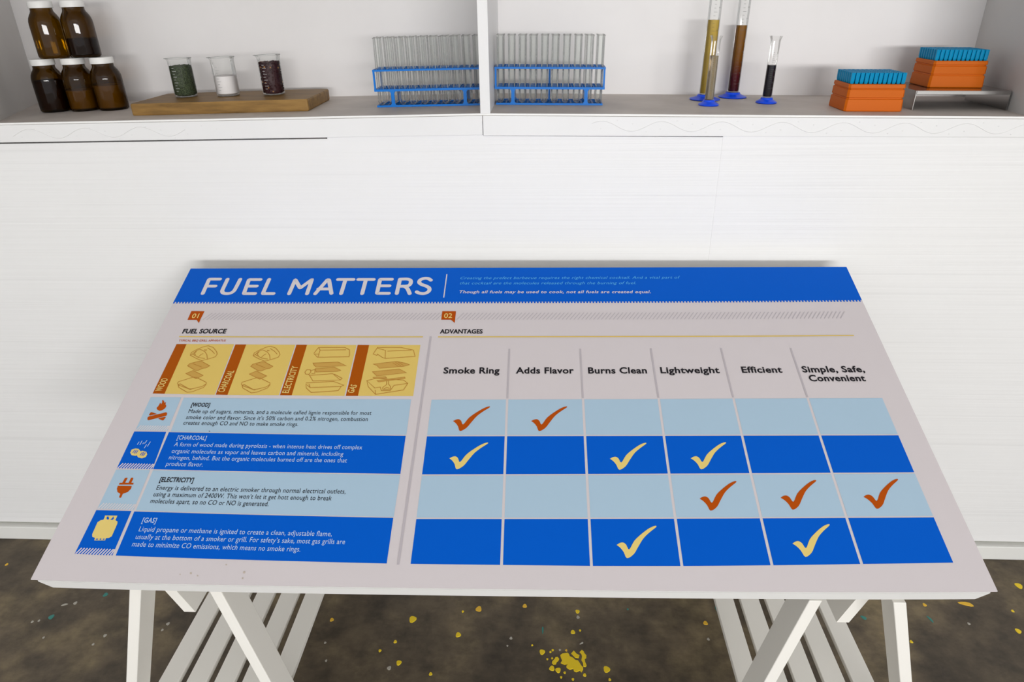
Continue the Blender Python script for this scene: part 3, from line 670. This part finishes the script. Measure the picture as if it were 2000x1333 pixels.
trestle('trestle', 'white wooden slatted trestle under the left end of the sign table', (xz(264, 1153, YF), xz(256.5, 1333, YF)), (xz(421, 1158, YF), xz(518, 1333, YF)),
        (ext(s1a, s1b, .612), s1b), [(-.761+k*.0558, -.722+k*.0558+.001) for k in range(5)])
trestle('trestle', 'white wooden slatted trestle under the right end of the sign table', (xz(1757.5, 1176, YF), xz(1770, 1333, YF)), (xz(1592, 1177, YF), xz(1504.5, 1333, YF)),
        (ext(s2a, s2b, .612), s2b), [(.386+k*.0562, .427+k*.0562) for k in range(5)])

# ================================================================ things on the shelf
def slope(x): (a, za), (b, zb), (c, zc) = SHELF; return math.atan((zb-za)/(b-a) if x < b else (zc-zb)/(c-b))
def lean(o): o.rotation_euler.y = -slope(o.location.x); return o
def ground(p): return Vector((p.x, p.y, shelf_z(p.x)+.0004))
# --- amber bottles
def bottle(label, loc, h, r, fill, fm, s=1.0):
    t = lean(thing('amber_bottle', label, 'bottle', loc, group=None))
    g = .0016
    prof = [(r*.55, .0012), (r*.9, 0), (r*.985, .003), (r, .008), (r, h*.60), (r*.985, h*.655), (r*.93, h*.71), (r*.83, h*.765), (r*.74, h*.80), (r*.69, h*.83), (r*.68, h*.885)]
    MB().lathe(prof, 36, caps=(1, 0)).build('body', AMBER, t, smooth=True)
    if fill > 0:
        zf = min(fill, .62)*h
        MB().lathe([(r*.8, .004), (r*.94, .007), (r*.945, zf*.99), (r*.9, zf), (r*.3, zf+.002)], 28).build('contents', fm, t, smooth=True)
    cr = r*.76
    MB().lathe([(cr*.97, h*.882), (cr, h*.888), (cr, h*.985), (cr*.97, h*.998), (cr*.9, h), (cr*.3, h)], 40).build('cap', CAPM, t, smooth=True)
    return t
BR, BH = .0345, .1195
b1 = ground(sh(99, 221)); b2 = ground(sh(150, 219)); b3 = ground(sh(203, 217.5))
for b_ in (b1, b2, b3): b_.y += BR
b2.x = (b1.x+b3.x)/2+.0005; b3.x = max(b3.x, b2.x+2*BR+.0006); b1.x = min(b1.x, b2.x-2*BR-.0006)
for b_ in (b1, b2, b3): b_.z = shelf_z(b_.x)+.0004
bottle('amber bottle with dark contents, leftmost of the bottom row', b1, BH, BR, .60, AMBD)
bottle('amber bottle with ochre powder, middle of the bottom row', b2, BH, BR, .40, AMBP)
bottle('amber bottle with ochre powder, rightmost of the bottom row beside the cutting board', b3, BH, BR, .48, AMBP)
u1 = Vector(((b1.x+b2.x)/2-.002, b1.y+.002, max(b1.z, b2.z)+BH+.0006)); u2 = Vector(((b2.x+b3.x)/2+.000, b2.y+.002, max(b2.z, b3.z)+BH+.0006))
bottle('empty looking amber bottle, left one of the upper pair stacked on caps', u1, BH*1.02, BR*.98, 0, AMBD)
bottle('amber bottle one third full of dark grains, right one of the upper pair', u2, BH*1.02, BR*.98, .33, AMBD)

# --- cutting board
fl_, fr_, br_, bl_ = sh(252, 204.3, .026), sh(601.5, 194, .026), sh(645, 173.8, .026), sh(325.8, 183.8, .026)
fl2, fr2, br2 = sh(256.5, 226.3), sh(603, 217.5), sh(646, 194.4)
P = [Vector((-.9535, .064)), Vector((-.544, .082)), Vector((-.5475, .279)), Vector((-.955, .250))]
def roundpoly(P, rad, n=5):
    out = []
    for i, p in enumerate(P):
        a, b = P[i-1], P[(i+1) % len(P)]; r_ = rad[i]
        p0 = p+(a-p).normalized()*r_; p1 = p+(b-p).normalized()*r_
        out += [((1-t)**2*p0.x+2*t*(1-t)*p.x+t*t*p1.x, (1-t)**2*p0.y+2*t*(1-t)*p.y+t*t*p1.y) for t in [k/n for k in range(n+1)]]
    return out
ring = roundpoly(P, [.006, .004, .016, .016]); c0 = (-.75, .165)
def bz(x): return shelf_z(x)-shelf_z(c0[0])
cb_ = thing('cutting_board', 'thick wooden cutting board under the three glass beakers', 'cutting board', (c0[0], c0[1], shelf_z(c0[0])+.0004))
def rg(z, k): return [((x-c0[0])*k, (y-c0[1])*k, bz(x)+z) for x, y in ring]
MB().loft([rg(0, .993), rg(.003, 1), rg(.023, 1), rg(.026, .993)]).build('board_body', WOOD, cb_)

# --- beakers
def beaker(label, px, py, r, h, fill, kind):
    p = sh(px, py, .026); loc = (p.x, p.y, shelf_z(p.x)+.0270)
    t = lean(thing('beaker', label, 'beaker', loc))
    n = 36; rings = []
    for rr, z in ((r*.86, .0), (r*.97, .002), (r, .006), (r, h*.93), (r*1.02, h*.97), (r*1.07, h)):
        ring = []
        for k in range(n):
            a = 2*PI*k/n; q = 1.0
            d = math.atan2(math.sin(a-PI), math.cos(a-PI))
            if z > h*.9: q += .28*math.exp(-(d/.22)**2)*(z-h*.9)/(h*.1)
            ring.append((rr*q*math.cos(a), rr*q*math.sin(a), z))
        rings.append(ring)
    MB().loft(rings, (1, 0)).build('glass_wall', GLASS, t, smooth=True)
    rim = MB(); top = rings[-1]
    for k in range(n): rim.bar(top[k], top[(k+1) % n], .0011, .0011, (0, 0, 1))
    rim.build('rim', MARKW, t)
    sc = MB()
    for k in range(9):
        z = h*(.16+.075*k); w = .010 if k % 2 else .006
        for q in range(4):
            a = -PI/2-.38+w/r*q/4; a2 = -PI/2-.38+w/r*(q+1)/4
            sc.quad([((r+.0003)*math.cos(a), (r+.0003)*math.sin(a), z), ((r+.0003)*math.cos(a2), (r+.0003)*math.sin(a2), z), ((r+.0003)*math.cos(a2), (r+.0003)*math.sin(a2), z+.0009), ((r+.0003)*math.cos(a), (r+.0003)*math.sin(a), z+.0009)])
    sc.build('scale_marks', MARKW, t)
    ri = r-.0012; zf = h*fill
    if kind == 'salt' or kind == 'herb':
        mb = MB(); prof = [(ri*.8, .003), (ri, .006)]+[(ri, .006+(zf-.012)*k/8) for k in range(1, 9)]+[(ri*.96, zf), (ri*.5, zf+.002), (ri*.1, zf+.001)]
        mb.lathe(prof, 30)
        if kind == 'herb':
            rd = random.Random(3)
            mb.v = [(x, y, z+(rd.uniform(-.0015, .0015) if z > zf-.004 else 0)) for x, y, z in mb.v]
            for k in range(260):
                a = rd.uniform(0, 2*PI); z = rd.uniform(.008, zf); rr = ri-.0012 if rd.random() < .75 else ri*rd.random(); zz = z if rr > ri-.002 else zf+.001
                x, y = rr*math.cos(a), rr*math.sin(a); s_ = rd.uniform(.0008, .0018)
                mb.quad([(x-s_, y-s_, zz), (x+s_, y, zz+s_*.5), (x, y+s_, zz+s_)])
        o = mb.build('contents', SALT if kind == 'salt' else HERB, t, smooth=kind == 'salt'); o['kind'] = 'stuff'
    else:
        rd = random.Random(5); dark, lite = MB(), MB()
        core = MB().lathe([(ri*.8, .003), (ri*.90, .006), (ri*.90, zf-.004), (ri*.2, zf-.002)], 20)
        dark.v, dark.f = core.v, core.f
        def ball(mb, c, q): mb.lathe([(q*.1, -q), (q*.75, -q*.65), (q, 0), (q*.75, q*.65), (q*.1, q)], 7, c)
        for k in range(520):
            a = rd.uniform(0, 2*PI); z = rd.uniform(.006, zf)
            rr = ri-.0023
            if rd.random() < .2: rr = ri*.9*rd.random()**.5; z = zf-.001
            ball(lite if rd.random() < .07 else dark, (rr*math.cos(a), rr*math.sin(a), z), rd.uniform(.0017, .0023))
        dark.build('peppercorns', PEPPER, t)['kind'] = 'stuff'; lite.build('pale_peppercorns', PEPB, t)['kind'] = 'stuff'
    return t
beaker('glass beaker of dried green herbs, left on the cutting board', 365, 189, .0262, .086, .80, 'herb')
beaker('glass beaker half full of white salt, middle of the cutting board', 447, 187, .0268, .086, .52, 'salt')
beaker('glass beaker of dark red peppercorns, right on the cutting board', 536, 184.5, .0262, .088, .83, 'pepper')

# --- test tube racks and tubes
RL, RDp = .2525, .076
def rack(label, loc, rz, cell):
    t = lean(thing('test_tube_rack', label, 'rack', loc, rz))
    x0, x1, y0, y1 = -RL/2, RL/2, 0, RDp; b = .0035
    def deck(z, hh, name):
        mb = MB(); mb.box(x0, y0, z, x1, y0+b, z+hh).box(x0, y1-b, z, x1, y1, z+hh).box(x0, y0+b, z, x0+b, y1-b, z+hh).box(x1-b, y0+b, z, x1, y1-b, z+hh)
        for k in range(1, 10):
            x = x0+RL*k/10; mb.box(x-.001, y0+b, z+.001, x+.001, y1-b, z+hh)
        for k in (1, 2):
            y = y0+RDp*k/3; mb.box(x0+b, y-.001, z+.001, x1-b, y+.001, z+hh)
        mb.build(name, BLUEP, t)
    deck(.0780, .0040, 'top_deck'); deck(.0345, .0050, 'middle_deck')
    mb = MB(); i = .003; mb.box(x0+i, y0, 0, x1-i, y0+b, .004).box(x0+i, y1-b, 0, x1-i, y1, .004).box(x0+i, y0+b, 0, x0+i+b, y1-b, .004).box(x1-i-b, y0+b, 0, x1-i, y1-b, .004)
    for k in (1, 2):
        y = y0+RDp*k/3; mb.box(x0+i+b, y-.002, 0, x1-i-b, y+.002, .0025)
    for k in range(1, 10):
        x = x0+RL*k/10; mb.box(x-.002, y0+b, 0, x+.002, y1-b, .0025)
    mb.build('base_frame', BLUEP, t)
    for x in (x0+.0005, x1-.0045):
        for y in (y0, y1-b): MB().box(x, y, .0395, x+.004, y+b, .078).build('corner_post', BLUEP, t)
    for y in (y0, y1-b):
        for x in (x0+RL/6, x1-RL/6):
            MB().hexa([(x-.0065, y, .004), (x+.0065, y, .004), (x+.0065, y+b, .004), (x-.0065, y+b, .004)], [(x-.0038, y, .008), (x+.0038, y, .008), (x+.0038, y+b, .008), (x-.0038, y+b, .008)]).build('leg', BLUEP, t)
            MB().hexa([(x-.0038, y, .008), (x+.0038, y, .008), (x+.0038, y+b, .008), (x-.0038, y+b, .008)], [(x-.0038, y, .0305), (x+.0038, y, .0305), (x+.0038, y+b, .0305), (x-.0038, y+b, .0305)]).hexa([(x-.0038, y, .0305), (x+.0038, y, .0305), (x+.0038, y+b, .0305), (x-.0038, y+b, .0305)], [(x-.0065, y, .0345), (x+.0065, y, .0345), (x+.0065, y+b, .0345), (x-.0065, y+b, .0345)]).build('leg', BLUEP, t)
    for y in ((y1-2*b,) if 'right' in label else ()): MB().box(-.0022, y, .0025, .0022, y+.002, .080).build('centre_post', BLUEP, t)
    return t
pR = sh(962, 205.5); pR2 = sh(1178, 205.3); cR = (pR+pR2)/2
pL = sh(730, 210); pL2 = sh(905, 207); dirL = (pL2-pL).normalized(); xL = -.1406-.0025-RL
rackR = rack('blue plastic test tube rack right of the white divider', (pR2.x-RL/2+.001, pR.y+.004, shelf_z(cR.x)+.0004), .0, None)
rackL = rack('blue plastic test tube rack left of the white divider', (xL+RL/2, pL.y-.003, shelf_z(xL+RL/2)+.0004), .0, None)
tr = .0082; th = .1455
def tubeprof():
    p = [(.0006, .0), (tr*.5, tr*.14), (tr*.87, tr*.5), (tr, tr), (tr, th-.003), (tr*1.03, th-.0015), (tr*1.12, th-.0004), (tr*1.10, th)]
    return p
tube0 = None
for rk, lab, grp in ((rackL, 'clear empty glass test tube standing in the blue rack left of the divider', 'test tubes in the left blue rack'), (rackR, 'clear empty glass test tube standing in the blue rack right of the divider', 'test tubes in the right blue rack')):
    rd = random.Random(11)
    for j in range(3):
        for i in range(10):
            x = rk.location.x-RL/2+RL*(i+.5)/10+rd.uniform(-.0012, .0012); y = rk.location.y+RDp*(j+.5)/3+rd.uniform(-.0012, .0012); z = rk.location.z+.0028+(x-rk.location.x)*math.tan(slope(rk.location.x))
            if tube0 is None:
                tube0 = thing('test_tube', lab, 'test tube', (x, y, z), group=grp)
                MB().lathe(tubeprof(), 18, caps=(1, 0)).build('tube_wall', GLASS, tube0, smooth=True)
                MB().loft([[(q*math.cos(2*PI*k/18), q*math.sin(2*PI*k/18), zz) for k in range(18)] for q, zz in ((tr*1.02, th-.0012), (tr*1.15, th-.0008), (tr*1.15, th+.0002), (tr*1.02, th+.0002))], (0, 0)).build('rim', FROST, tube0, smooth=True)
            else: dup(tube0, (x, y, z), None, lab, grp).rotation_euler.y = -slope(rk.location.x)

# --- measuring cylinders
def cylinder(label, px, py, r, h, liq, lm, rb, dark_scale=True):
    p = sh(px, py); loc = (p.x, p.y, shelf_z(p.x)+.0004)
    t = lean(thing('measuring_cylinder', label, 'cylinder', loc))
    MB().lathe([(rb*.92, 0), (rb, .0015), (rb*.97, .003), (r*1.9, .0052), (r*1.35, .0085), (r*1.2, .0125), (r*1.0, .0125)], 8 if False else 24).build('base', BASEB, t, smooth=True)
    z0 = .0127
    MB().lathe([(r*.6, z0), (r, z0+.001), (r, h-.012), (r*1.05, h-.007), (r*1.28, h-.0015), (r*1.34, h)], 28, caps=(1, 0)).build('tube_wall', FROST if h < .2 else GLASS, t, smooth=True)
    ri = r*.90
    MB().lathe([(ri*.9, z0+.002), (ri, z0+.004), (ri, liq), (ri*.9, liq+.0002)], 24).build('liquid', lm, t, smooth=True)
    sc = MB(); n = 24 if h > .2 else 20
    for k in range(n):
        z = z0+.02+(h-.05-z0)*k/n; w = .55 if k % 5 == 0 else .3; rr = r+.0003
        for q in range(3):
            a = -PI/2-.35+w*q/3; a2 = -PI/2-.35+w*(q+1)/3
            sc.quad([(rr*math.cos(a), rr*math.sin(a), z), (rr*math.cos(a2), rr*math.sin(a2), z), (rr*math.cos(a2), rr*math.sin(a2), z+.0005), (rr*math.cos(a), rr*math.sin(a), z+.0005)])
    for k in range(0, n, 3):             # small number blocks
        z = z0+.02+(h-.05-z0)*k/n
        for q, a in enumerate((-PI/2+.42, -PI/2+.60)):
            rr = r+.0003; da = .055
            sc.quad([(rr*math.cos(a), rr*math.sin(a), z), (rr*math.cos(a+da), rr*math.sin(a+da), z), (rr*math.cos(a+da), rr*math.sin(a+da), z+.0026), (rr*math.cos(a), rr*math.sin(a), z+.0026)])
    sc.build('scale_marks', MARK, t)
    return t
cylinder('tall measuring cylinder of yellow liquid on a blue base', 1376, 195, .0145, .255, .1765, LQY, .0365)
cylinder('short measuring cylinder of pale liquid, standing in front of the tall yellow one', 1383.5, 206, .0103, .1475, .1065, LQC, .0238)
cylinder('tall measuring cylinder of brown liquid turning dark red at the bottom', 1430, 190.5, .0138, .255, .1635, LQB, .0345)
cylinder('short measuring cylinder of black liquid, standing alone', 1496, 201.5, .0108, .1450, .0835, LQK, .0243)

# --- orange pipette tip racks
def tiprack(label, front_l, front_r, dep, h, z, grp, lab_tip):
    d = (front_r-front_l); L_ = d.length; rz = math.atan2(d.y, d.x); n = Vector((-d.y, d.x, 0)).normalized()
    c = (front_l+front_r)/2+n*dep/2; c.z = z
    t = lean(thing('pipette_tip_rack', label, 'tip rack', c, rz))
    w, dd = L_/2, dep/2
    def rg(z, k): 
        a, b = w-k, dd-k; q = .004
        return [(-a+q, -b, z), (a-q, -b, z), (a, -b+q, z), (a, b-q, z), (a-q, b, z), (-a+q, b, z), (-a, b-q, z), (-a, -b+q, z)]
    MB().loft([rg(0, .001), rg(.002, 0), rg(h*.44, .0010), rg(h*.455, .0026), rg(h*.475, .0028)]).build('lower_tray', ORP, t)
    MB().loft([rg(h*.475, .0028), rg(h*.50, .0030), rg(h*.52, .0013), rg(h*.79, .0016), rg(h*.81, .0034), rg(h*.84, .0034), rg(h*.86, .0016), rg(h*.985, .0020), rg(h, .0030)]).build('upper_tray', ORP, t)
    M_ = Matrix.Translation(c) @ t.rotation_euler.to_matrix().to_4x4()
    first = None
    px_, py_ = (2*w-.007)/12, (2*dd-.010)/8
    for j in range(8):
        for i in range(12):
            p = M_ @ Vector((-w+.0035+px_*(i+.5), -dd+.005+py_*(j+.5), h+.0002))
            if first is None:
                mb = MB(); n_ = 12; hh = .0225
                def rr(z, r0): return [((r0*(1 if k % 2 else .88))*math.cos(2*PI*k/n_), (r0*(1 if k % 2 else .88))*math.sin(2*PI*k/n_), z) for k in range(n_)]
                mb.loft([rr(0, .0034), rr(.004, .0045), rr(hh-.003, .0047), rr(hh, .0049), [(x*.72, y*.72, hh) for x, y, _ in rr(hh, .0049)], [(x*.6, y*.6, hh-.012) for x, y, _ in rr(hh, .0049)]], (1, 1))
                first = mb.build('pipette_tip', TIPM); first.location = p; first.rotation_euler = t.rotation_euler
                tag(first, lab_tip, 'pipette tip', grp)
            else:
                o = first.copy(); COL.objects.link(o); o.location = p
    return t
f1, f2 = sh(1648, 218.3), sh(1761.6, 218.8)
f1.z = f2.z = 0
tiprack('orange pipette tip rack standing on the shelf near its front edge', f1, f2, .094, .0560, shelf_z(.715)+.0005, 'blue tips in the orange rack on the shelf', 'bright blue pipette tip in the orange rack on the shelf')
# --- steel riser
rh = .0405
q1, q2 = sh(1776.3, 215), sh(1972.7, 215.3); q2.x -= .007
ri = thing('steel_riser', 'stainless steel riser stand in the right corner of the shelf', 'riser', ((q1.x+q2.x)/2, q1.y, shelf_z((q1.x+q2.x)/2)+.0004), .012)
lean(ri); hw = (q2.x-q1.x)/2-.006; RD = .165; zlo = shelf_z(q2.x)-shelf_z((q1.x+q2.x)/2)
MB().box(-hw, 0, rh-.0016, hw, RD, rh).build('top_plate', STEEL, ri)
MB().box(-hw, -.0012, rh-.0078, hw, .0004, rh-.0002).build('front_lip', STEEL, ri, bevel=.0005)
MB().hexa([(-hw-.0015, 0, 0), (-hw, 0, 0), (-hw, RD, 0), (-hw-.0015, RD, 0)], [(-hw-.0015, 0, rh), (-hw, 0, rh), (-hw, RD, rh), (-hw-.0015, RD, rh)]).build('side_plate', STEEL, ri)
MB().hexa([(hw, 0, 0), (hw+.0015, 0, 0), (hw+.0015, RD, 0), (hw, RD, 0)], [(hw, 0, rh), (hw+.0015, 0, rh), (hw+.0015, RD, rh), (hw, RD, rh)]).build('side_plate', STEEL, ri)
g1_, g2_ = sh(1805, 170.6, rh), sh(1913.9, 171.0, rh); g1_.z = g2_.z = 0; g1_.y = g2_.y = q1.y+.050
kx = g2_.x-g1_.x
d_ = (g2_.x+g1_.x)/2; g1_.x = d_-.061; g2_.x = d_+.061
tiprack('orange pipette tip rack raised on the steel riser in the corner', g1_, g2_, .094, .0560, ri.location.z+rh+.0006-(d_-ri.location.x)*.0131, 'blue tips in the orange rack on the riser', 'bright blue pipette tip in the orange rack on the steel riser')
